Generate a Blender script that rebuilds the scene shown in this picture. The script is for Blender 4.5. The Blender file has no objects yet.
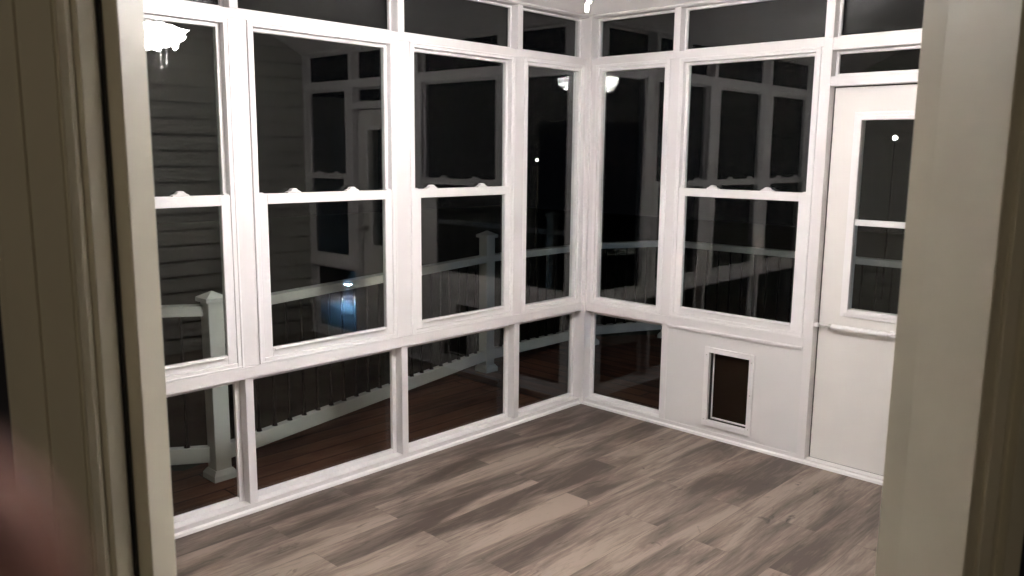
import bpy, bmesh, math, random
from mathutils import Vector, Matrix

# ------------------------------------------------------------------ camera, world, exposure
SC = bpy.context.scene
COL = SC.collection
CAM = Vector((3.34655, -4.22586, 1.65))
_r = Vector((0.72581344, 0.68781643, 0.01016952))
_u = Vector((-0.11771081, 0.10962081, 0.98697895))
_f = Vector((-0.67774554, 0.71755964, -0.16052769))
cam = bpy.data.cameras.new('camera'); cam_o = bpy.data.objects.new('camera', cam); COL.objects.link(cam_o)
cam.sensor_width = 36.0; cam.lens = 36.0 * 827.53 / 1024.0
cam.clip_start = 0.005; cam.clip_end = 200
cam.dof.use_dof = True; cam.dof.focus_distance = 4.6; cam.dof.aperture_fstop = 9.0
cam_o.matrix_world = Matrix(((_r.x, _u.x, -_f.x, CAM.x), (_r.y, _u.y, -_f.y, CAM.y), (_r.z, _u.z, -_f.z, CAM.z), (0, 0, 0, 1)))
SC.camera = cam_o
SC.view_settings.view_transform = 'Standard'; SC.view_settings.look = 'None'
SC.view_settings.gamma = 1; SC.view_settings.use_curve_mapping = False
SC.view_settings.exposure = 0.0
SC.cycles.sample_clamp_indirect = 200.0; SC.cycles.caustics_reflective = False; SC.cycles.caustics_refractive = False
W = bpy.data.worlds.new('night'); SC.world = W; W.use_nodes = True
W.node_tree.nodes['Background'].inputs[0].default_value = (0.02, 0.022, 0.03, 1)
W.node_tree.nodes['Background'].inputs[1].default_value = 0.04
SHADE_EMIT = 148.0     # frosted shades of the fan light
HOUSE_FILL = 26.0      # unseen lamp added in the house to brighten the doorway casings
BLUE_LAMP = 2.2        # frosted band of the bluish lantern on the deck
BLUE_BULB = 9000.0     # its bulb under the cap

# ------------------------------------------------------------------ materials
def mat(name, col, rough=0.5, metal=0.0, emit=None, estr=0.0, noise=None, bump=0.0, spec=0.5):
    m = bpy.data.materials.new(name); m.use_nodes = True
    nt = m.node_tree; b = nt.nodes['Principled BSDF']
    b.inputs['Base Color'].default_value = (*col, 1); b.inputs['Roughness'].default_value = rough
    b.inputs['Metallic'].default_value = metal
    b.inputs['Specular IOR Level'].default_value = spec
    if emit:
        b.inputs['Emission Color'].default_value = (*emit, 1); b.inputs['Emission Strength'].default_value = estr
    if noise:
        sc, amt = noise
        tc = nt.nodes.new('ShaderNodeTexCoord'); n = nt.nodes.new('ShaderNodeTexNoise')
        n.inputs['Scale'].default_value = sc; n.inputs['Detail'].default_value = 5
        nt.links.new(tc.outputs['Object'], n.inputs['Vector'])
        r = nt.nodes.new('ShaderNodeValToRGB')
        r.color_ramp.elements[0].position = 0.3; r.color_ramp.elements[1].position = 0.7
        r.color_ramp.elements[0].color = (*[c * (1 - amt) for c in col], 1)
        r.color_ramp.elements[1].color = (*[min(1, c * (1 + amt)) for c in col], 1)
        nt.links.new(n.outputs['Fac'], r.inputs['Fac']); nt.links.new(r.outputs['Color'], b.inputs['Base Color'])
        if bump:
            bp = nt.nodes.new('ShaderNodeBump'); bp.inputs['Strength'].default_value = bump; bp.inputs['Distance'].default_value = 0.002
            nt.links.new(n.outputs['Fac'], bp.inputs['Height']); nt.links.new(bp.outputs['Normal'], b.inputs['Normal'])
    return m

def glass_mat(name, tint=(0.93, 0.95, 0.94), f0=0.046):
    m = bpy.data.materials.new(name); m.use_nodes = True
    nt = m.node_tree; nt.nodes.clear()
    out = nt.nodes.new('ShaderNodeOutputMaterial'); mix = nt.nodes.new('ShaderNodeMixShader')
    tr = nt.nodes.new('ShaderNodeBsdfTransparent'); gl = nt.nodes.new('ShaderNodeBsdfGlossy')
    tr.inputs['Color'].default_value = (*tint, 1); gl.inputs['Roughness'].default_value = 0.0
    gl.inputs['Color'].default_value = (1, 1, 1, 1)
    lw = nt.nodes.new('ShaderNodeLayerWeight'); lw.inputs['Blend'].default_value = 0.5
    pw = nt.nodes.new('ShaderNodeMath'); pw.operation = 'POWER'; pw.inputs[1].default_value = 5
    ma = nt.nodes.new('ShaderNodeMath'); ma.operation = 'MULTIPLY_ADD'; ma.inputs[1].default_value = 1 - f0; ma.inputs[2].default_value = f0
    nt.links.new(lw.outputs['Facing'], pw.inputs[0]); nt.links.new(pw.outputs[0], ma.inputs[0])
    nt.links.new(ma.outputs[0], mix.inputs['Fac']); nt.links.new(tr.outputs[0], mix.inputs[1]); nt.links.new(gl.outputs[0], mix.inputs[2])
    nt.links.new(mix.outputs[0], out.inputs['Surface'])
    return m

def plank_mat(name, axis, width, length, c1, c2, c3, mortar, rough, knots=True, gap=0.0015):
    """boards running along world axis ('X' or 'Y')."""
    m = bpy.data.materials.new(name); m.use_nodes = True
    nt = m.node_tree; N = nt.nodes; K = nt.links.new; b = N['Principled BSDF']
    tc = N.new('ShaderNodeTexCoord'); mp = N.new('ShaderNodeMapping')
    mp.inputs['Rotation'].default_value = (0, 0, math.radians(90) if axis == 'Y' else 0)
    K(tc.outputs['Object'], mp.inputs['Vector'])
    br = N.new('ShaderNodeTexBrick'); br.offset = 0.37; br.offset_frequency = 2
    br.inputs['Scale'].default_value = 1.0; br.inputs['Mortar Size'].default_value = gap
    br.inputs['Brick Width'].default_value = length; br.inputs['Row Height'].default_value = width
    br.inputs['Color1'].default_value = (0, 0, 0, 1); br.inputs['Color2'].default_value = (1, 1, 1, 1)
    br.inputs['Mortar'].default_value = (0.5, 0.5, 0.5, 1); br.inputs['Mortar Smooth'].default_value = 0.1
    K(mp.outputs[0], br.inputs['Vector'])
    # a random shift of the grain for every board
    sh = N.new('ShaderNodeVectorMath'); sh.operation = 'MULTIPLY'; sh.inputs[1].default_value = (37.0, 19.0, 11.0)
    K(br.outputs['Color'], sh.inputs[0])
    ad = N.new('ShaderNodeVectorMath'); K(mp.outputs[0], ad.inputs[0]); K(sh.outputs[0], ad.inputs[1])
    def noise(sx, sy, scale, det, dist=0.0):
        q = N.new('ShaderNodeMapping'); q.inputs['Scale'].default_value = (sx, sy, 1); K(ad.outputs[0], q.inputs['Vector'])
        n = N.new('ShaderNodeTexNoise'); n.inputs['Scale'].default_value = scale; n.inputs['Detail'].default_value = det
        n.inputs['Roughness'].default_value = 0.6; n.inputs['Distortion'].default_value = dist
        K(q.outputs[0], n.inputs['Vector']); return n.outputs['Fac']
    big = noise(0.75, 4.6, 1.5, 7, 0.8); fine = noise(2.6, 34.0, 2.4, 8, 0.9); kn = noise(3.4, 8.5, 1.30, 4, 1.0)
    sep = N.new('ShaderNodeSeparateColor'); K(br.outputs['Color'], sep.inputs[0])
    def mad(a, k, c):
        n = N.new('ShaderNodeMath'); n.operation = 'MULTIPLY_ADD'; K(a, n.inputs[0]); n.inputs[1].default_value = k
        if isinstance(c, float): n.inputs[2].default_value = c
        else: K(c, n.inputs[2])
        return n.outputs[0]
    v = mad(sep.outputs[0], 0.34, 0.0); v = mad(big, 1.75, v); v = mad(fine, 0.60, v); v = mad(v, 1.3, -1.24)
    ramp = N.new('ShaderNodeValToRGB'); e = ramp.color_ramp.elements
    e[0].position = 0.18; e[0].color = (*c1, 1); e[1].position = 0.78; e[1].color = (*c3, 1)
    x = e.new(0.48); x.color = (*c2, 1)
    K(v, ramp.inputs['Fac'])
    cur = ramp.outputs['Color']
    if knots:
        kr = N.new('ShaderNodeValToRGB'); kr.color_ramp.elements[0].position = 0.64; kr.color_ramp.elements[0].color = (0, 0, 0, 1)
        kr.color_ramp.elements[1].position = 0.75; kr.color_ramp.elements[1].color = (1, 1, 1, 1)
        K(kn, kr.inputs['Fac'])
        mx = N.new('ShaderNodeMix'); mx.data_type = 'RGBA'; K(kr.outputs['Color'], mx.inputs[0]); K(cur, mx.inputs[6])
        mx.inputs[7].default_value = (*[c * 0.5 for c in c1], 1); cur = mx.outputs[2]
    mm = N.new('ShaderNodeMix'); mm.data_type = 'RGBA'; K(br.outputs['Fac'], mm.inputs[0]); K(cur, mm.inputs[6])
    mm.inputs[7].default_value = (*mortar, 1)
    b.inputs['Specular IOR Level'].default_value = 0.5 if knots else 0.08
    K(mm.outputs[2], b.inputs['Base Color']); b.inputs['Roughness'].default_value = rough
    bp = N.new('ShaderNodeBump'); bp.inputs['Strength'].default_value = 0.12; bp.inputs['Distance'].default_value = 0.002
    K(fine, bp.inputs['Height']); K(bp.outputs['Normal'], b.inputs['Normal'])
    return m

M = {}
M['trim'] = mat('white_painted_trim', (0.80, 0.775, 0.775), 0.42, noise=(3.0, 0.02))
M['vinyl'] = mat('white_vinyl', (0.86, 0.84, 0.84), 0.32)
M['panel'] = mat('white_wall_panel', (0.77, 0.755, 0.75), 0.5, noise=(2.0, 0.02))
M['door'] = mat('white_door_paint', (0.78, 0.755, 0.725), 0.4)
M['ceiling'] = mat('ceiling_paint', (0.90, 0.88, 0.87), 0.8)
M['glass'] = glass_mat('window_glass')
M['glass_low'] = glass_mat('low_pane_glass', f0=0.026)
M['glass_top'] = glass_mat('transom_glass', f0=0.034)
M['siding'] = mat('vinyl_siding', (0.46, 0.45, 0.40), 0.6, noise=(4, 0.03))
M['jamb'] = mat('door_frame_paint', (0.80, 0.75, 0.61), 0.5, noise=(6, 0.03))
M['olive'] = mat('olive_weatherstrip', (0.20, 0.17, 0.09), 0.7)
M['black'] = mat('black_rubber', (0.02, 0.018, 0.015), 0.7)
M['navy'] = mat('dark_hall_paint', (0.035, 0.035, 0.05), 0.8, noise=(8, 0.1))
M['railing'] = mat('white_railing', (0.62, 0.63, 0.60), 0.45)
M['baluster'] = mat('black_baluster_metal', (0.004, 0.004, 0.004), 0.8, spec=0.03)
M['chrome'] = mat('brushed_nickel', (0.55, 0.53, 0.5), 0.3, 1.0)
M['flap'] = mat('brown_flap_vinyl', (0.012, 0.007, 0.004), 0.7, spec=0.08)
M['shade'] = mat('frosted_glass_lit', (0.9, 0.9, 0.88), 0.5, emit=(1.0, 0.95, 0.945), estr=SHADE_EMIT)
M['fanwhite'] = mat('white_fan_enamel', (0.8, 0.79, 0.78), 0.35)
M['chain'] = mat('white_chain', (0.82, 0.80, 0.76), 0.4)
M['grass'] = mat('dark_lawn', (0.014, 0.02, 0.01), 0.95, noise=(3, 0.4), bump=0.4)
M['skin'] = mat('skin', (0.42, 0.19, 0.13), 0.7, spec=0.1, noise=(120, 0.06))
M['nail'] = mat('fingernail', (0.75, 0.5, 0.44), 0.3)
M['bluelamp'] = mat('blue_lamp_glass', (0.6, 0.75, 0.95), 0.4, emit=(0.35, 0.62, 1.0), estr=BLUE_LAMP)
M['bluebulb'] = mat('blue_bulb', (0.6, 0.75, 0.95), 0.4, emit=(0.25, 0.55, 1.0), estr=BLUE_BULB)
M['housefill'] = mat('house_fill_glow', (0.9, 0.8, 0.6), 0.5, emit=(1.0, 0.86, 0.62), estr=HOUSE_FILL)
M['farlamp'] = mat('far_lamp_glass', (1, 0.95, 0.85), 0.4, emit=(1.0, 0.93, 0.85), estr=40)
M['darkmetal'] = mat('dark_painted_metal', (0.01, 0.01, 0.012), 0.9, spec=0.05)
M['floor'] = plank_mat('grey_brown_vinyl_planks', 'Y', 0.178, 1.22, (0.085, 0.062, 0.050), (0.185, 0.142, 0.116), (0.32, 0.255, 0.205), (0.12, 0.09, 0.072), 0.5, gap=0.0009)
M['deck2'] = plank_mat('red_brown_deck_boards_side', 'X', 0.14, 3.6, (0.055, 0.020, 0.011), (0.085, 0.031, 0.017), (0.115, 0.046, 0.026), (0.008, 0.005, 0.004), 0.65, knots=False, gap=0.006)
M['deck'] = plank_mat('red_brown_deck_boards', 'Y', 0.14, 3.6, (0.075, 0.028, 0.015), (0.11, 0.042, 0.023), (0.15, 0.06, 0.034), (0.008, 0.005, 0.004), 0.65, knots=False, gap=0.004)

# ------------------------------------------------------------------ mesh helpers
class MB:
    def __init__(s): s.v = []; s.f = []; s.sm = []
    def add(s, vs, fs, smooth=False):
        b = len(s.v); s.v += [tuple(v) for v in vs]; s.f += [tuple(b + i for i in f) for f in fs]; s.sm += [smooth] * len(fs)
        return s
    def hexa(s, p):   # p: 8 points, bottom loop then top loop
        return s.add(p, [(3, 2, 1, 0), (4, 5, 6, 7), (0, 1, 5, 4), (1, 2, 6, 5), (2, 3, 7, 6), (3, 0, 4, 7)])
    def box(s, a, b):
        (x0, y0, z0), (x1, y1, z1) = a, b
        x0, x1 = sorted((x0, x1)); y0, y1 = sorted((y0, y1)); z0, z1 = sorted((z0, z1))
        return s.hexa([(x0, y0, z0), (x1, y0, z0), (x1, y1, z0), (x0, y1, z0), (x0, y0, z1), (x1, y0, z1), (x1, y1, z1), (x0, y1, z1)])
    def bar(s, p0, p1, w, h, up=Vector((0, 0, 1))):   # rectangular bar centred on p0-p1
        p0 = Vector(p0); p1 = Vector(p1); d = (p1 - p0).normalized(); a = d.cross(up).normalized() * w / 2; c = a.cross(d).normalized() * h / 2
        return s.hexa([p0 - a - c, p0 + a - c, p1 + a - c, p1 - a - c, p0 - a + c, p0 + a + c, p1 + a + c, p1 - a + c])
    def tube(s, p0, p1, r0, r1=None, n=12):
        p0 = Vector(p0); p1 = Vector(p1); r1 = r0 if r1 is None else r1
        d = (p1 - p0).normalized(); up = Vector((0, 0, 1)) if abs(d.z) < .9 else Vector((1, 0, 0))
        a = d.cross(up).normalized(); c = a.cross(d).normalized(); vs = []
        for p, r in ((p0, r0), (p1, r1)):
            for k in range(n):
                t = 2 * math.pi * k / n; vs.append(p + (a * math.cos(t) + c * math.sin(t)) * r)
        s.add(vs, [(k, (k + 1) % n, n + (k + 1) % n, n + k) for k in range(n)], True)
        return s.add(vs, [tuple(range(n - 1, -1, -1)), tuple(range(n, 2 * n))])
    def lathe(s, c, prof, n=24, flute=0.0, nf=10):
        c = Vector(c); vs = []
        for r, z in prof:
            for k in range(n):
                t = 2 * math.pi * k / n; q = r * (1 + flute * math.cos(nf * t))
                vs.append(c + Vector((q * math.cos(t), q * math.sin(t), z)))
        m = len(prof)
        fs = [(j * n + k, j * n + (k + 1) % n, (j + 1) * n + (k + 1) % n, (j + 1) * n + k) for j in range(m - 1) for k in range(n)]
        return s.add(vs, fs, True)
    def prism(s, pts, a, b, fn):   # polygon pts (p,q) extruded between a and b, fn(p,q,t)->xyz
        n = len(pts); vs = [fn(p, q, a) for p, q in pts] + [fn(p, q, b) for p, q in pts]
        return s.add(vs, [tuple(range(n))[::-1], tuple(range(n, 2 * n))] + [(k, (k + 1) % n, n + (k + 1) % n, n + k) for k in range(n)])
    def build(s, name, m, parent=None, bevel=0.0, base=None):
        me = bpy.data.meshes.new(name); o = bpy.data.objects.new(name, me); COL.objects.link(o)
        org = Vector((0, 0, 0))
        if parent is None and base is not None: org = Vector(base)
        if parent is not None:
            p = parent
            while p is not None: org = org + p.location; p = p.parent
        me.from_pydata([tuple(Vector(v) - org) for v in s.v], [], s.f)
        if parent is None: o.location = org
        bm = bmesh.new(); bm.from_mesh(me); bmesh.ops.recalc_face_normals(bm, faces=bm.faces); bm.to_mesh(me); bm.free()
        for p, q in zip(me.polygons, s.sm): p.use_smooth = q
        me.materials.append(m); o.parent = parent
        if bevel:
            bv = o.modifiers.new('bevel', 'BEVEL'); bv.width = bevel; bv.segments = 2; bv.limit_method = 'ANGLE'; bv.angle_limit = math.radians(40)
        return o

def tag(o, label=None, cat=None, group=None, kind=None):
    if label: o['label'] = label
    if cat: o['category'] = cat
    if group: o['group'] = group
    if kind: o['kind'] = kind
    return o
def thing(name, loc, label, cat, group=None, kind=None):
    o = bpy.data.objects.new(name, None); COL.objects.link(o); o.location = loc; o.empty_display_size = 0.1
    return tag(o, label, cat, group, kind)
def struct(o, label, cat): return tag(o, label, cat, kind='structure')

# wall frames: s along the wall from the far corner, d outward from the front faces of the studs, z up
def P(w, s, d, z): return Vector((-d, -s, z)) if w == 'L' else Vector((s, d, z))
def wb(mb, w, s0, s1, d0, d1, z0, z1): return mb.box(P(w, s0, d0, z0), P(w, s1, d1, z1))
def ring(mb, w, s0, s1, z0, z1, wd, d0, d1, wb_=None, wt=None):
    b = wd if wb_ is None else wb_; t = wd if wt is None else wt
    wb(mb, w, s0, s0 + wd, d0, d1, z0, z1); wb(mb, w, s1 - wd, s1, d0, d1, z0, z1)
    wb(mb, w, s0 + wd, s1 - wd, d0, d1, z0, z0 + b); wb(mb, w, s0 + wd, s1 - wd, d0, d1, z1 - t, z1)
    return mb

CEIL = 2.50; EX = 3.20; SY = -4.25; DEP = 0.082
ZL, ZR, ZB, ZT, ZH = 0.635, 0.69, 2.20, 2.24, 2.484    # rail, rail top, beam bottom, beam top, header

# ------------------------------------------------------------------ the room's setting
o = MB().box((-0.10, -5.0, -0.06), (4.2, 0.10, 0.0)).build('floor', M['floor']); struct(o, 'grey brown wood look plank floor of the porch', 'floor')
SL = 0.45; HT = 0.90; HX = HT / SL; XE = EX + 0.12; YE = SY - 0.12     # hipped ceiling rising from the two glazed walls
mb = MB(); h = CEIL
vs = [(0, 0, h), (HX, -HX, h + HT), (XE, -HX, h + HT), (XE, 0, h), (HX, YE, h + HT), (0, YE, h), (XE, YE, h + HT)]
fs = [(0, 3, 2, 1), (0, 1, 4, 5), (1, 2, 6, 4)]
mb.add(vs, fs); mb.add([(x, y, z + 0.05) for x, y, z in vs], [f[::-1] for f in fs])
o = mb.build('ceiling', M['ceiling']); struct(o, 'off white porch ceiling rising from the glazed walls', 'ceiling')
HI = CEIL + HT

# left wall: studs and rails around the window openings
mb = MB()
studsL = [(0.612, 0.655), (1.485, 1.527), (2.385, 2.425), (3.275, 3.317), (4.165, 4.25)]
for a, b in studsL:
    wb(mb, 'L', a, b, 0, DEP, 0.04, ZL); wb(mb, 'L', a, b, 0, DEP, ZT, ZH)
for a, b in [(0.0, 0.046), (0.597, 0.677), (1.455, 1.55), (2.35, 2.43), (3.215, 3.36), (4.10, 4.25)]:
    wb(mb, 'L', a, b, 0, DEP, ZR, ZB)
wb(mb, 'L', 0.02, 4.25, 0, DEP, ZH, CEIL)
wb(mb, 'L', 0.0, 4.25, -0.001, DEP, ZB, ZT)
wb(mb, 'L', 0.0, 4.25, -0.006, DEP, ZL, ZR)
wb(mb, 'L', 0.0, 4.25, 0, DEP, 0.0, 0.04)
mb.box((-0.10, -0.02, 0), (0.03, 0.10, CEIL))          # corner post of both walls
o = mb.build('wall_left', M['trim'], bevel=0.0025); struct(o, 'white painted stud and rail framing between the windows, left wall', 'wall')

mb = MB()
for a, b in [(0.617, 0.66), (1.510, 1.556), (2.44, 2.485), (3.16, 3.20)]:
    wb(mb, 'R', a, b, 0, DEP, 0.04, ZL) if a != 1.51 and a != 2.44 else wb(mb, 'R', a, b, 0, DEP, 0.0, ZT)
    wb(mb, 'R', a, b, 0, DEP, ZT, ZH)
for a, b in [(0.0, 0.06), (0.604, 0.667), (1.50, 1.512), (2.485, 2.51), (3.15, 3.20)]:
    wb(mb, 'R', a, b, 0, DEP, ZR, ZB)
wb(mb, 'R', 0.0, 3.2, 0, DEP, ZH, CEIL)
wb(mb, 'R', 0.0, 1.512, -0.001, DEP, ZB, ZT); wb(mb, 'R', 2.483, 3.2, -0.001, DEP, ZB, ZT)
wb(mb, 'R', 1.556, 2.44, 0.0, DEP, 2.178, ZT); wb(mb, 'R', 1.556, 2.44, 0.0, DEP, 2.003, 2.05)
wb(mb, 'R', 0.0, 1.512, -0.006, DEP, ZL, ZR); wb(mb, 'R', 2.483, 3.2, -0.006, DEP, ZL, ZR)
wb(mb, 'R', 0.0, 1.512, 0, DEP, 0, 0.04); wb(mb, 'R', 2.483, 3.2, 0, DEP, 0, 0.04)
wb(mb, 'R', 1.512, 2.483, 0.012, DEP, 0, 0.022)
o = mb.build('wall_back', M['trim'], bevel=0.0025); struct(o, 'white painted stud and rail framing around windows and door, right hand wall', 'wall')
# solid panel under the window, with the opening of the pet door left free
PD = (0.948, 1.212, 0.10, 0.520)
mb = MB()
for a, b, c, d in [(0.66, PD[0], 0.04, ZL), (PD[1], 1.51, 0.04, ZL), (PD[0], PD[1], 0.04, PD[2]), (PD[0], PD[1], PD[3], ZL)]:
    wb(mb, 'R', a, b, 0.003, 0.06, c, d)
o = mb.build('wall_panel', M['panel']); struct(o, 'flat white panel below the window beside the door', 'wall panel')
o = wb(wb(MB(), 'R', 0.655, 1.505, -0.010, 0.0, 0.628, 0.642), 'R', 0.655, 1.505, -0.005, 0.0, 0.620, 0.630).build('trim_1', M['trim'], bevel=0.002); struct(o, 'thin white moulding under the window sill', 'trim')
# shoe strips at the floor and cove strips at the ceiling
mb = MB(); mb.prism([(0, 0), (0.016, 0), (0.013, 0.012), (0, 0.018)], 0.0, 4.25, lambda p, q, t: (p, -t, q)); o = mb.build('baseboard_left', M['vinyl']); struct(o, 'white shoe strip along the floor, left wall', 'baseboard')
mb = MB(); mb.prism([(0, 0), (0.016, 0), (0.013, 0.012), (0, 0.018)], 0.0, 3.2, lambda p, q, t: (t, -p, q)); o = mb.build('baseboard_back', M['vinyl']); struct(o, 'white shoe strip along the floor, door wall', 'baseboard')
o = wb(MB(), 'L', 0.0, 4.25, -0.014, 0.0, 2.488, CEIL).build('trim_2', M['trim'], bevel=0.003); struct(o, 'white ceiling strip above the left windows', 'trim')
o = wb(MB(), 'R', 0.02, 3.2, -0.014, 0.0, 2.488, CEIL).build('trim_3', M['trim'], bevel=0.003); struct(o, 'white ceiling strip above the door wall', 'trim')

# siding walls on the house side
def siding(mb, p0, p1, n, z0, z1, exp=0.127, th=0.030):
    """lap siding from p0 to p1 (xy), n = direction it faces"""
    p0 = Vector((*p0, 0)); p1 = Vector((*p1, 0)); n = Vector((*n, 0)).normalized(); z = z0
    while z < z1 - 1e-4:
        t = min(z + exp, z1); pr = [(0.0, z), (th + .006, z), (th + .006, z + 0.008), (0.020, t - .013), (0.0, t - .013)]
        mb.prism(pr, 0.0, 1.0, lambda p, q, s: p0.lerp(p1, s) + n * p + Vector((0, 0, q))); z += exp
    return mb
mb = MB(); siding(mb, (EX, 0.0), (EX, -3.071), (-1, 0), 0, HI); mb.box((EX, -3.071, 0), (EX + 0.10, 0.10, HI)); 
o = mb.build('wall_right', M['siding']); struct(o, 'house wall with horizontal lap siding opposite the left windows', 'wall')
mb = MB(); siding(mb, (0, SY), (2.02, SY), (0, 1), 0, HI); mb.box((-0.10, SY - 0.10, 0), (2.02, SY, HI))
o = mb.build('wall_front', M['siding']); struct(o, 'house wall with horizontal lap siding facing the door wall', 'wall')

# diagonal doorway the picture is taken through. u = ahead of camera towards the corner, v = to the right
WV = Vector((-0.70711, 0.70711, 0)); RV = Vector((0.70711, 0.70711, 0)); C0 = Vector((CAM.x, CAM.y, 0))
def D(u, v, z): return C0 + WV * u + RV * v + Vector((0, 0, z))
def dbox(mb, u0, u1, v0, v1, z0, z1):
    return mb.hexa([D(u0, v0, z0), D(u1, v0, z0), D(u1, v1, z0), D(u0, v1, z0), D(u0, v0, z1), D(u1, v0, z1), D(u1, v1, z1), D(u0, v1, z1)])
mb = MB()
for v0, v1, z0, z1 in [(-0.955, -0.400, 0, HI), (0.495, 0.713, 0, HI), (-0.400, 0.495, 2.06, HI)]:
    dbox(mb, 0.80, 0.905, v0, v1, z0, z1)
    a = D(0.905, v0, 0); b = D(0.905, v1, 0); siding(mb, (a.x, a.y), (b.x, b.y), (WV.x, WV.y), z0, z1)
o = mb.build('wall_diagonal', M['siding']); struct(o, 'house wall cut across the corner around the open doorway', 'wall')
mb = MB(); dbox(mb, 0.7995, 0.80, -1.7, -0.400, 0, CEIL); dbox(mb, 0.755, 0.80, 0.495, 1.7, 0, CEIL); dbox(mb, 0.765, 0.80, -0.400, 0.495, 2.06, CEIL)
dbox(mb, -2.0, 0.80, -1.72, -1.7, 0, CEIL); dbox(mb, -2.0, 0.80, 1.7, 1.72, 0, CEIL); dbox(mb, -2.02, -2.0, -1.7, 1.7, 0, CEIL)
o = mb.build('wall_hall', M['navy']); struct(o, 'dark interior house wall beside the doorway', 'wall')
mb = MB(); dbox(mb, -2.02, 0.80, -1.72, 1.72, CEIL, CEIL + .05); o = mb.build('ceiling_hall', M['ceiling']); struct(o, 'ceiling of the house room behind the doorway', 'ceiling')
mb = MB(); dbox(mb, -2.02, 0.80, -1.72, 1.72, -0.02, 0.002); o = mb.build('floor_hall', M['floor']); struct(o, 'plank floor of the house room behind the doorway', 'floor')

dr = thing('door_2', D(0.80, 0, 0), 'open doorway with beige frame in the foreground, no leaf in view', 'doorway', kind='structure')
mb = MB(); dbox(mb, 0.800, 0.905, -0.400, -0.3785, 0, 2.06); dbox(mb, 0.7885, 0.800, -0.400, -0.3845, 0, 2.06); mb.build('left_jamb', M['jamb'], dr, 0.001)
mb = MB(); dbox(mb, 0.8415, 0.9065, -0.3784, -0.360, 0, 2.03); mb.build('left_stop', M['jamb'], dr, 0.0015)
mb = MB(); dbox(mb, 0.8370, 0.8414, -0.3785, -0.3745, 0, 2.03); mb.build('rubber_seal', M['black'], dr)
mb = MB(); dbox(mb, 0.744, 0.905, 0.4668, 0.495, 0, 2.06); mb.build('right_jamb', M['jamb'], dr, 0.0015)
mb = MB(); mb.hexa([D(0.868, .4667, 0), D(.912, .465, 0), D(.912, .4675, 0), D(.868, .4669, 0), D(0.868, .4667, 2.03), D(.912, .465, 2.03), D(.912, .4675, 2.03), D(.868, .4669, 2.03)]); mb.build('right_stop', M['jamb'], dr)
mb = MB(); dbox(mb, 0.765, 0.905, -0.3785, 0.4705, 2.03, 2.06); mb.build('head_jamb', M['jamb'], dr, 0.0015)
def casing(sign, v0, wd, name, ub):
    # moulded casing: profile of (offset from opening, thickness)
    pr = [(0.0, 0.0), (0.0, 0.010), (0.004, 0.014), (0.007, 0.0105), (0.0090, 0.0105), (0.0100, 0.0125), (0.0115, 0.0105), (wd * .53, 0.0125), (wd * .545, 0.016), (wd * .57, 0.0125), (wd * .9, 0.015), (wd, 0.014), (wd, 0.0)]
    if sign > 0: pr = [(0.0, 0.0), (0.0, 0.008), (0.007, 0.005), (0.009, 0.015), (0.018, 0.018), (0.021, 0.007), (0.031, 0.006), (0.034, 0.015), (0.048, 0.017), (wd, 0.012), (wd, 0.0)]
    mb = MB(); mb.prism(pr, 0.0, 2.10, lambda p, q, t: D(ub - q - 0.0005, v0 + sign * p, t)); return mb.build(name, M['jamb'], dr)
casing(-1, -0.3855, 0.077, 'left_casing', 0.7985); casing(1, 0.4695, 0.052, 'right_casing', 0.7545)
mb = MB(); dbox(mb, 0.745, 0.7645, -0.454, 0.53, 2.11, 2.18); mb.build('head_casing', M['jamb'], dr, 0.002)
for v0, v1 in ((-0.45, -0.385), (0.48, 0.545)):
    mb = MB(); dbox(mb, 0.905, 0.930, v0, v1, 0, 2.06); mb.build('porch_casing', M['jamb'], dr, 0.002)
mb = MB(); dbox(mb, 0.905, 0.930, -0.45, 0.545, 2.06, 2.12); mb.build('porch_casing', M['jamb'], dr, 0.002)
mb = MB(); dbox(mb, 0.80, 0.93, -0.378, 0.470, 0.0, 0.018); mb.build('threshold', M['chrome'], dr, 0.003)

# ------------------------------------------------------------------ windows
TILT = -0.0107
NW = [0]
def window(w, s0, z0, label):
    NW[0] += 1
    return thing('window_%d' % NW[0], P(w, s0, 0, z0), label, 'window', kind='structure')
def pane(w, s0, s1, z0, z1, d, root, name='glass', gm='glass', k=0.0):
    # k: the pane sits k nearer at one side, k farther at the other
    mb = MB().hexa([P(w, s0, d - .003 - k, z0), P(w, s1, d - .003 + k, z0), P(w, s1, d + .003 + k, z0), P(w, s0, d + .003 - k, z0), P(w, s0, d - .003 - k, z1), P(w, s1, d - .003 + k, z1), P(w, s1, d + .003 + k, z1), P(w, s0, d + .003 - k, z1)])
    return mb.build(name, M[gm], root)
def fixed_low(w, s0, s1, z0, z1, label, st=0.026):
    r = window(w, s0, z0, label)
    mb = MB(); ring(mb, w, s0 + .0005, s1 - .0005, z0, z1, st, 0.050, 0.070); mb.build('glazing_stop', M['vinyl'], r, 0.003)
    pane(w, s0 + .004, s1 - .004, z0 + .004, z1 - .004, 0.0745, r, gm='glass_low' if z0 < 1 else 'glass_top')
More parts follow.
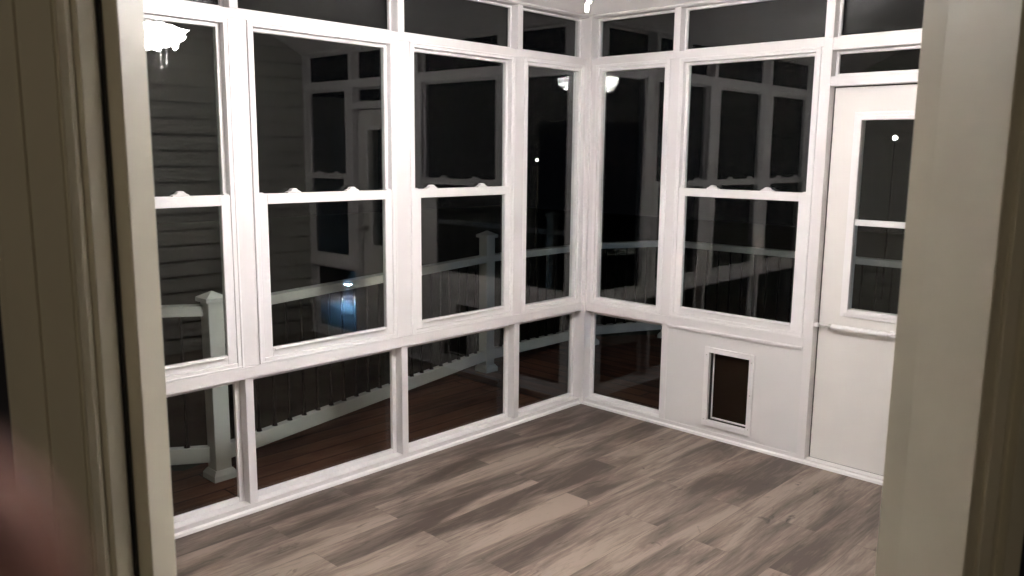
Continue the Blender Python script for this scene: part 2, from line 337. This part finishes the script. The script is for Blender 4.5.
def fixed_mid(w, s0, s1, label):
    r = window(w, s0, ZR, label)
    mb = MB(); ring(mb, w, s0, s1, ZR, ZB, 0.022, -0.003, 0.06); ring(mb, w, s0 + .022, s1 - .022, ZR + .022, ZB - .022, 0.020, 0.006, 0.05); mb.build('frame', M['vinyl'], r, 0.002)
    a, b = s0 + .0421, s1 - .0421; k = (b - a) / 2 * TILT     # the panes sit slightly out of square in their frames
    mb = MB(); mb.hexa([P(w, a, .027 - k, ZR + .0421), P(w, b, .027 + k, ZR + .0421), P(w, b, .033 + k, ZR + .0421), P(w, a, .033 - k, ZR + .0421), P(w, a, .027 - k, ZB - .0421), P(w, b, .027 + k, ZB - .0421), P(w, b, .033 + k, ZB - .0421), P(w, a, .033 - k, ZB - .0421)])
    mb.build('glass', M['glass'], r)
def lock(w, s, root):
    # low cam lock: base plate with rounded lever
    mb = MB(); pts = [(-.036, 0), (.036, 0), (.036, .006), (.020, .010), (.012, .020), (-.010, .022), (-.022, .012), (-.036, .006)]
    mb.prism(pts, 0.000, 0.026, lambda p, q, t: P(w, s + p, t, 1.4602 + q)); return mb.build('sash_lock', M['vinyl'], root, 0.002)
def double_hung(w, s0, s1, label, locks):
    r = window(w, s0, ZR, label); F = 0.028
    mb = MB(); ring(mb, w, s0, s1, ZR, ZB, F, -0.004, 0.06, 0.026, 0.024)
    # raised outer edge of the frame
    ring(mb, w, s0, s1, ZR, ZB, 0.010, -0.008, -0.0041)
    mb.build('frame', M['vinyl'], r, 0.002)
    a, b = s0 + F + .0005, s1 - F - .0005; zt = ZB - .0245; zb = ZR + .0265
    mb = MB(); ring(mb, w, a, b, 1.425, zt, 0.018, 0.0265, 0.052, 0.035, 0.016); us = mb.build('upper_sash', M['vinyl'], r, 0.002)
    pane(w, a + .019, b - .019, 1.461, zt - .017, 0.038, us, k=-.0045 if (w, s0) == ('L', 0.677) else 0)
    mb = MB(); ring(mb, w, a, b, zb, 1.460, 0.042, 0.000, 0.026, 0.040, 0.045)
    ls = mb.build('lower_sash', M['vinyl'], r, 0.002)
    pane(w, a + .043, b - .043, zb + .041, 1.414, 0.012, ls)
    wb(MB(), w, a + .060, b - .050, -0.010, -0.0002, zb + .030, zb + .036).build('sash_lift', M['vinyl'], ls, 0.001)
    for s in locks: lock(w, s, ls)
    for s in (a + .014, b - .014):
        wb(MB(), w, s - .012, s + .012, 0.004, 0.022, 1.4602, 1.466).build('tilt_latch', M['vinyl'], ls, 0.002)

# left wall, from the far corner towards the viewer
L_mid = [(0.677, 1.455), (1.55, 2.35), (2.43, 3.215), (3.36, 4.10)]
fixed_mid('L', 0.046, 0.597, 'narrow tall fixed window left of the corner post')
nm = ['double hung window nearest the far corner on the left wall', 'double hung window in the middle of the left wall', 'double hung window reflecting the lamp, leftmost in view', 'double hung window hidden by the doorway, left wall']
lk = [(1.305, 0.93), (2.14, 1.815), (3.0, 2.674), (3.85, 3.6)]
for (a, b), n, l in zip(L_mid, nm, lk): double_hung('L', a, b, n, l)
edges = [0.02, *[q for ab in studsL for q in ab]][:9]
op = [(0.02, 0.612), (0.655, 1.485), (1.527, 2.385), (2.425, 3.275), (3.317, 4.165)]
pos = ['beside the far corner post', 'second from the far corner', 'in line with the middle double hung window', 'leftmost in view', 'hidden by the doorway']
for (a, b), n in zip(op, pos):
    fixed_low('L', a, b, 0.04, ZL, 'low fixed pane above the floor, left wall, ' + n)
    fixed_low('L', a, b, ZT, ZH, 'transom pane under the ceiling, left wall, ' + n, 0.013)
# right hand wall
fixed_mid('R', 0.06, 0.604, 'narrow tall fixed window right of the corner post')
double_hung('R', 0.667, 1.50, 'double hung window above the pet door', (0.913, 1.245))
double_hung('R', 2.51, 3.15, 'double hung window beyond the door, seen mirrored in the left glass', (2.7, 2.96))
fixed_low('R', 0.03, 0.617, 0.04, ZL, 'low fixed pane right of the corner post')
fixed_low('R', 2.485, 3.16, 0.04, ZL, 'low fixed pane beyond the door')
for a, b, n in [(0.03, 0.617, 'transom pane right of the corner post'), (0.66, 1.51, 'transom pane above the pet door window'), (1.556, 2.44, 'upper transom pane over the door'), (2.485, 3.16, 'transom pane beyond the door')]:
    fixed_low('R', a, b, ZT, ZH, n, 0.014)
fixed_low('R', 1.556, 2.44, 2.05, 2.178, 'lower transom pane directly over the door', 0.016)

# ------------------------------------------------------------------ door
dr = thing('door_1', (1.565, 0.055, 0.022), 'white porch door with a glazed upper half and bar closer', 'door', kind='structure')
s0, s1, z0, z1 = 1.563, 2.434, 0.026, 1.997; G = (1.712, 2.285, 0.868, 1.832)
mb = MB()
for a, b, c, d in [(s0, G[0], z0, z1), (G[1], s1, z0, z1), (G[0], G[1], z0, G[2]), (G[0], G[1], G[3], z1)]:
    wb(mb, 'R', a, b, 0.055, 0.095, c, d)
mb.build('door_panel', M['door'], dr)
mb = MB(); ring(mb, 'R', G[0] - .040, G[1] + .040, G[2] - .040, G[3] + .040, 0.018, 0.046, 0.0549)
ring(mb, 'R', G[0] - .0215, G[1] + .0215, G[2] - .0215, G[3] + .0215, 0.0214, 0.040, 0.0549)
wb(mb, 'R', G[0], G[1], 0.052, 0.066, 1.304, 1.335); lf = mb.build('glazing_frame', M['vinyl'], dr, 0.002)
pane('R', G[0] + .001, G[1] - .001, G[2] + .001, 1.303, 0.068, lf); pane('R', G[0] + .001, G[1] - .001, 1.336, G[3] - .001, 0.074, lf)
mb = MB(); ring(mb, 'R', s0 - .0065, s1 + .0055, z0 - .003, z1 + .0055, .0055, 0.058, 0.09); mb.build('door_seal', M['black'], dr)
mb = MB(); mb.tube(P('R', 2.375, 0.054, 1.01), P('R', 2.375, 0.03, 1.01), 0.028, 0.026); mb.tube(P('R', 2.375, 0.03, 1.01), P('R', 2.375, 0.0, 1.01), 0.010)
mb.lathe(P('R', 2.375, -0.02, 1.01), [(0.001, -.026), (.014, -.024), (.024, -.012), (.027, 0), (.024, .012), (.014, .024), (.001, .026)], 16)
mb.build('door_knob', M['chrome'], dr)
# pneumatic closer
cl = MB().tube(P('R', 1.640, 0.018, 0.770), P('R', 1.925, 0.018, 0.772), 0.0135).build('door_closer', M['vinyl'], dr)
MB().tube(P('R', 1.575, 0.018, 0.769), P('R', 1.640, 0.018, 0.770), 0.0045).build('closer_rod', M['chrome'], cl)
mb = MB(); wb(mb, 'R', 1.552, 1.580, 0.004, 0.026, 0.760, 0.780); wb(mb, 'R', 1.5455, 1.556, -0.004, 0.0, 0.750, 0.79); wb(mb, 'R', 1.5535, 1.5575, -0.004, 0.02, 0.758, 0.782); mb.build('jamb_bracket', M['vinyl'], cl, 0.002)
mb = MB(); mb.tube(P('R', 1.925, 0.018, 0.772), P('R', 1.955, 0.018, 0.772), 0.008); wb(mb, 'R', 1.945, 1.965, 0.010, 0.0548, 0.762, 0.782); wb(mb, 'R', 1.93, 1.985, 0.050, 0.0549, 0.758, 0.786); mb.build('door_bracket', M['vinyl'], cl, 0.002)
mb = MB(); mb.tube(P('R', 1.632, 0.018, 0.770), P('R', 1.645, 0.018, 0.770), 0.0155); mb.build('closer_cap', M['chrome'], cl)

# ------------------------------------------------------------------ pet door
pd = thing('pet_door', P('R', 0.925, -0.01, 0.07), 'small pet door with white frame and dark brown flap in the white panel', 'pet door')
mb = MB(); ring(mb, 'R', 0.922, 1.236, 0.072, 0.546, 0.030, -0.010, 0.0028); ring(mb, 'R', 0.950, 1.210, 0.1015, 0.5185, 0.004, -0.010, 0.06); mb.build('frame', M['vinyl'], pd, 0.003)
mb = MB(); ring(mb, 'R', 0.9545, 1.2055, 0.1060, 0.5140, 0.012, 0.030, 0.042, 0.012, 0.006); mb.build('inner_frame', M['vinyl'], pd, 0.002)
wb(MB(), 'R', 0.967, 1.193, 0.034, 0.038, 0.1185, 0.5075).build('flap', M['flap'], pd)
mb = MB(); wb(mb, 'R', 0.9545, 0.9600, 0.012, 0.0295, 0.106, 0.514); wb(mb, 'R', 0.960, 1.2055, 0.012, 0.0295, 0.106, 0.110); mb.build('frame_seal', M['black'], pd)
for s, z in ((0.937, 0.50), (1.222, 0.50), (0.937, 0.11), (1.222, 0.11), (1.222, 0.31)):
    MB().tube(P('R', s, -0.0101, z), P('R', s, -0.0125, z), 0.0035, n=8).build('screw', M['chrome'], pd)

# ------------------------------------------------------------------ ceiling fan with the only lamp of the porch
FX, FY = 1.575, -2.010
fan = thing('ceiling_fan', (FX, FY, CEIL), 'white ceiling fan with frosted light, over the porch floor', 'ceiling fan')
cz = CEIL + SL * FX
MB().lathe((FX, FY, 0), [(0.0005, cz - .005), (0.055, cz - .018), (0.06, cz - .04), (0.05, cz - .07), (0.016, cz - .085), (0.0005, cz - .085)], 24).build('ceiling_canopy', M['fanwhite'], fan)
MB().tube((FX, FY, 2.60), (FX, FY, cz - .08), 0.013).build('down_rod', M['fanwhite'], fan)
MB().lathe((FX, FY, 0), [(0.0005, 2.61), (0.03, 2.61), (0.085, 2.59), (0.115, 2.56), (0.12, 2.52), (0.10, 2.48), (0.06, 2.465), (0.0005, 2.465)], 32).build('motor_housing', M['fanwhite'], fan)
for k in range(5):
    t = math.radians(20 + 72 * k); c, s_ = math.cos(t), math.sin(t)
    def q(r, a, z, c=c, s_=s_): return Vector((FX + c * r - s_ * a, FY + s_ * r + c * a, z))
    out = [(0.20, -.045), (0.30, -.058), (0.50, -.066), (0.60, -.055), (0.63, 0.0), (0.60, .055), (0.50, .066), (0.30, .058), (0.20, .045)]
    n = len(out); vs = [q(r, a, 2.500 + a * .16) for r, a in out] + [q(r, a, 2.507 + a * .16) for r, a in out]
    mb = MB(); mb.add(vs, [tuple(range(n))[::-1], tuple(range(n, 2 * n))] + [(i, (i + 1) % n, n + (i + 1) % n, n + i) for i in range(n)])
    bl = mb.build('fan_blade', M['fanwhite'], fan)
    mb = MB(); mb.hexa([q(.10, -.018, 2.491), q(.26, -.03, 2.491), q(.26, .03, 2.501), q(.10, .018, 2.501), q(.10, -.018, 2.497), q(.26, -.03, 2.497), q(.26, .03, 2.507), q(.10, .018, 2.507)]); mb.build('blade_bracket', M['fanwhite'], bl)
MB().lathe((FX, FY, 0), [(0.0005, 2.465), (0.045, 2.465), (0.05, 2.40), (0.062, 2.36), (0.05, 2.31), (0.02, 2.29), (0.0005, 2.288)], 24).build('light_fitter', M['fanwhite'], fan)
# four frosted bell shades with wavy rims, tilted outwards
for k in range(4):
    t = math.radians(12 + 90 * k); ax = Vector((math.cos(t) * math.sin(math.radians(58)), math.sin(t) * math.sin(math.radians(58)), -math.cos(math.radians(58))))
    p0 = Vector((FX, FY, 2.385)) + ax * 0.045; sx = Vector((-math.sin(t), math.cos(t), 0)); sy = ax.cross(sx)
    prof = [(0.024, 0.0), (0.034, 0.012), (0.045, 0.035), (0.052, 0.065), (0.060, 0.095), (0.074, 0.118)]
    mb = MB(); vs = []; n = 36
    for rr, l in prof:
        for i in range(n):
            a = 2 * math.pi * i / n; w_ = 1 + 0.07 * math.cos(6 * a) * (l / 0.118) ** 2
            vs.append(p0 + ax * (l + 0.008 * math.cos(6 * a) * (l / 0.118) ** 2) + (sx * math.cos(a) + sy * math.sin(a)) * rr * w_)
    mb.add(vs, [(j * n + i, j * n + (i + 1) % n, (j + 1) * n + (i + 1) % n, (j + 1) * n + i) for j in range(len(prof) - 1) for i in range(n)], True)
    sh = mb.build('light_shade', M['shade'], fan)
for dx, dy, z in ((-0.010, 0.017, 2.120), (-0.024, 0.048, 2.155)):
    x, y = FX + dx, FY + dy
    mb = MB(); mb.tube((x, y, 2.312), (x, y, z), 0.0022, n=6)
    ch = mb.build('pull_chain', M['chain'], fan)
    MB().lathe((x, y, z), [(0.0005, 0.024), (0.0055, 0.022), (0.0075, 0.012), (0.0075, -0.006), (0.006, -0.012), (0.0005, -0.013)], 12).build('chain_pull', M['chain'], ch)

# ------------------------------------------------------------------ deck around the porch
DZ = -0.10
def slab(pts, name, m, label):
    n = len(pts); mb = MB(); mb.add([(x, y, DZ) for x, y in pts] + [(x, y, DZ - .04) for x, y in pts], [tuple(range(n)), tuple(range(n, 2 * n))[::-1]] + [(i, (i + 1) % n, n + (i + 1) % n, n + i) for i in range(n)])
    struct(mb.build(name, m), label, 'deck')
slab([(-2.0, -5.2), (-0.10, -5.2), (-0.10, 0.11), (-1.60, 0.11), (-0.95, -2.3), (-2.0, -3.3)], 'floor_deck', M['deck'], 'red brown board deck outside the left windows')
slab([(-0.10, 0.115), (8.0, 0.115), (8.0, 2.75), (-0.98, 2.75), (-1.55, 1.95), (-1.60, 0.115)], 'floor_deck_side', M['deck2'], 'red brown board deck outside the door')
o = MB().box((-40, -40, -2.3), (40, 40, -2.2)).build('ground', M['grass']); struct(o, 'dark lawn around the deck at night', 'ground')
mb = MB(); mb.box((-0.09, -5.0, -2.2), (0.0, 0.09, -0.061)); mb.box((0.0, 0.0, -2.2), (3.3, 0.09, -0.061)); o = mb.build('wall_base', M['siding']); struct(o, 'low foundation wall under the porch', 'wall')
# the house wing beyond the porch
mb = MB(); siding(mb, (3.32, 0.10), (8.0, 0.10), (0, 1), DZ, 2.5); mb.box((3.32, 0.0, DZ), (8.0, 0.10, 2.5)); siding(mb, (8.0, 0.10), (8.0, 4.5), (-1, 0), DZ, 2.5); mb.box((8.0, 0.0, DZ), (8.1, 4.5, 2.5))
o = mb.build('wall_outside', M['siding']); struct(o, 'outer house wall with lap siding beside the deck', 'wall')

posts = [(-0.73, -2.20), (-1.30, 0.40), (-1.30, 1.75), (-0.95, 2.52), (2.30, 2.55), (6.05, 2.55), (-1.35, -3.15)]
plabel = ['white railing post behind the leftmost window', 'white railing post behind the windows left of the corner', 'white railing post past the corner post, on the outer bend', 'white railing post where the rail turns along the door side', 'white railing post behind the porch door', 'white railing post at the far end, lit bluish', 'white railing post past the leftmost window, behind the doorway']
def make_post(x, y, h, label):
    r = thing('railing_post', (x, y, DZ), label, 'post', 'white deck railing posts')
    MB().box((x - .045, y - .045, DZ), (x + .045, y + .045, DZ + h)).build('post_sleeve', M['railing'], r, 0.004)
    mb = MB(); a = .066; b = .050
    mb.hexa([(x - a, y - a, DZ), (x + a, y - a, DZ), (x + a, y + a, DZ), (x - a, y + a, DZ), (x - a, y - a, DZ + .03), (x + a, y - a, DZ + .03), (x + a, y + a, DZ + .03), (x - a, y + a, DZ + .03)])
    mb.hexa([(x - a, y - a, DZ + .03), (x + a, y - a, DZ + .03), (x + a, y + a, DZ + .03), (x - a, y + a, DZ + .03), (x - b, y - b, DZ + .055), (x + b, y - b, DZ + .055), (x + b, y + b, DZ + .055), (x - b, y + b, DZ + .055)])
    mb.build('base_trim', M['railing'], r)
    mb = MB(); t = DZ + h; a = .062
    mb.box((x - a, y - a, t), (x + a, y + a, t + .022)); mb.add([(x - a, y - a, t + .022), (x + a, y - a, t + .022), (x + a, y + a, t + .022), (x - a, y + a, t + .022), (x, y, t + .055)], [(0, 1, 4), (1, 2, 4), (2, 3, 4), (3, 0, 4), (3, 2, 1, 0)])
    mb.build('post_cap', M['railing'], r)
for i, ((x, y), l) in enumerate(zip(posts, plabel)): make_post(x, y, 0.97 if i in (0, 6) else 1.09, l)

def make_rail(p0, p1, label, bal=True):
    a = Vector((*p0, 0)); b = Vector((*p1, 0)); d = (b - a).normalized(); a2 = a + d * .047; b2 = b - d * .047; Z = lambda z: Vector((0, 0, z))
    mid = (a + b) / 2
    r = thing('deck_railing', (mid.x, mid.y, DZ + .1), label, 'railing', 'deck railing sections')
    mb = MB(); mb.bar(a2 + Z(.823), b2 + Z(.823), .075, .054); mb.build('top_rail', M['railing'], r, 0.004)
    mb = MB(); mb.bar(a2 + Z(.035), b2 + Z(.035), .05, .085); mb.build('bottom_rail', M['railing'], r, 0.004)
    L = (b2 - a2).length; n = max(2, round(L / .115)); proto = None
    for k in range(1, n):
        c = a2 + d * (L * k / n)
        if proto is None:
            mb = MB(); mb.tube(Vector((0, 0, .082)) + c, c + Z(.7955), .0075, n=8)
            mb.tube(c + Z(.0775), c + Z(.094), .017, .011, n=8)
            proto = mb.build('baluster', M['baluster'], r); c1 = c
        else:
            q = proto.copy(); COL.objects.link(q); q.parent = r; q.location = c - c1
make_rail(posts[0], posts[1], 'white railing with black balusters behind the left wall windows')
make_rail(posts[1], posts[2], 'short white railing section seen through the narrow corner window')
make_rail(posts[2], posts[3], 'short bent railing section beyond the corner post')
make_rail(posts[3], posts[4], 'long white railing seen through the window above the pet door')
make_rail(posts[4], posts[5], 'white railing behind the porch door')
make_rail(posts[6], posts[0], 'white railing behind the doorway edge, left of the leftmost post')

# bluish lantern standing on the deck, mirrored in the middle window
lx, ly = 4.80, 1.55
r = thing('deck_lantern', (lx, ly, DZ), 'small bluish lantern on the deck, mirrored low in the middle left window', 'lantern')
MB().lathe((lx, ly, DZ), [(0.0005, 0), (0.05, 0), (0.05, 0.012), (0.008, 0.02), (0.006, 0.15), (0.0005, 0.15)], 16).build('stake', M['darkmetal'], r)
MB().lathe((lx, ly, DZ + .15), [(0.0005, 0), (0.018, 0.0), (0.018, 0.012), (0.0005, 0.012)], 20).build('bulb_holder', M['darkmetal'], r)
MB().lathe((lx, ly, DZ + .180), [(0.0005, 0), (0.045, 0.0), (0.045, 0.003), (0.0005, 0.003)], 20).build('bulb', M['bluebulb'], r)
for k in range(3):
    t = 2.1 * k; MB().tube((lx + .04 * math.cos(t), ly + .04 * math.sin(t), DZ + .15), (lx + .048 * math.cos(t), ly + .048 * math.sin(t), DZ + .21), 0.002, n=6).build('cap_strut', M['darkmetal'], r)
MB().lathe((lx, ly, DZ + .185), [(0.0005, 0), (0.052, 0.0), (0.050, 0.03), (0.03, 0.045), (0.0005, 0.05)], 20).build('lamp_glass', M['bluelamp'], r)
# far street lamps
for dx, dy, dz, rr, l in [(-0.6740256, 0.7552948, -0.00755685, 24.0, 'distant lit lamp, tiny dot in the narrow window left of the corner'), (-0.36315782, 1.05576821, 0.02308169, 22.0, 'distant lit lamp, small dot in the top of the door glass')]:
    p = CAM + Vector((dx, dy, dz)) * rr
    r = thing('street_lamp', (p.x, p.y, -2.2), l, 'street lamp', 'distant street lamps')
    MB().tube((p.x, p.y, -2.2), (p.x, p.y, p.z - .06), 0.025, 0.02).build('lamp_pole', M['darkmetal'], r)
    e = 0.03 if dx < -.5 else .06
    MB().lathe(p, [(0.0005, -e), (e * .8, -e * .6), (e, 0), (e * .7, e * .7), (0.0005, e)], 16).build('lamp_head', M['farlamp'], r)
# unseen fill lamp added behind the viewer, lights the casings facing it
p = D(-0.9, -0.5, CEIL)
r = thing('house_fill_lamp', p, 'added unseen fill lamp in the house room, brightening the doorway frame', 'added fill lamp')
MB().lathe(p, [(0.0005, -0.001), (0.13, -0.001), (0.13, -0.02), (0.0005, -0.02)], 24).build('fill_lamp_base', M['fanwhite'], r)
MB().lathe(p, [(0.12, -0.021), (0.115, -0.05), (0.08, -0.075), (0.0005, -0.085)], 24).build('fill_lamp_shade', M['housefill'], r)

# ------------------------------------------------------------------ the photographer's hand: a finger reaches past the lens at lower left
def cp(x, y, z): return CAM + _r * x + _u * y + _f * z     # metres to the right, up and ahead of the lens
def chain(pts, name, parent, m):
    me = bpy.data.meshes.new(name); o = bpy.data.objects.new(name, me); COL.objects.link(o)
    return o
me = bpy.data.meshes.new('person'); V = []; E = []; R = []
def addv(p, r): V.append(tuple(cp(*p))); R.append(r); return len(V) - 1
wr = addv((-0.150, -0.115, -0.035), .026); pm = addv((-0.108, -0.080, -0.02), .030)
fa = addv((-0.22, -0.175, -0.07), .032); E += [(fa, wr), (wr, pm)]
fingers = [[(-0.088, -0.050, 0.002), (-0.064, -0.032, 0.026), (-0.042, -0.0220, 0.037), (-0.0230, -0.0112, 0.043)],
           [(-0.080, -0.065, 0.002), (-0.058, -0.060, 0.022), (-0.036, -0.058, 0.024), (-0.018, -0.056, 0.018)],
           [(-0.076, -0.080, -0.002), (-0.054, -0.080, 0.014), (-0.034, -0.078, 0.012), (-0.018, -0.075, 0.004)],
           [(-0.076, -0.094, -0.008), (-0.058, -0.096, 0.002), (-0.042, -0.094, 0.0), (-0.030, -0.090, -0.006)],
           [(-0.098, -0.058, -0.036), (-0.078, -0.046, -0.054), (-0.056, -0.040, -0.060)]]
for k, ch in enumerate(fingers):
    prev = pm; rad = [.0115, .0100, .0096, .0095] if k < 4 else [.0135, .011, .009]
    for p_, rr in zip(ch, rad):
        i = addv(p_, rr if k != 3 else rr * .85); E.append((prev, i)); prev = i
me.from_pydata(V, E, []); hand = bpy.data.objects.new('person', me); COL.objects.link(hand)
sk = hand.modifiers.new('skin', 'SKIN'); 
for i, r_ in enumerate(R):
    me.skin_vertices[0].data[i].radius = (r_, r_)
me.skin_vertices[0].data[wr].use_root = True
sb = hand.modifiers.new('sub', 'SUBSURF'); sb.levels = 2; sb.render_levels = 2
me.materials.append(M['skin'])
tag(hand, 'person holding the phone, only a blurred fingertip at the lower left edge', 'person')
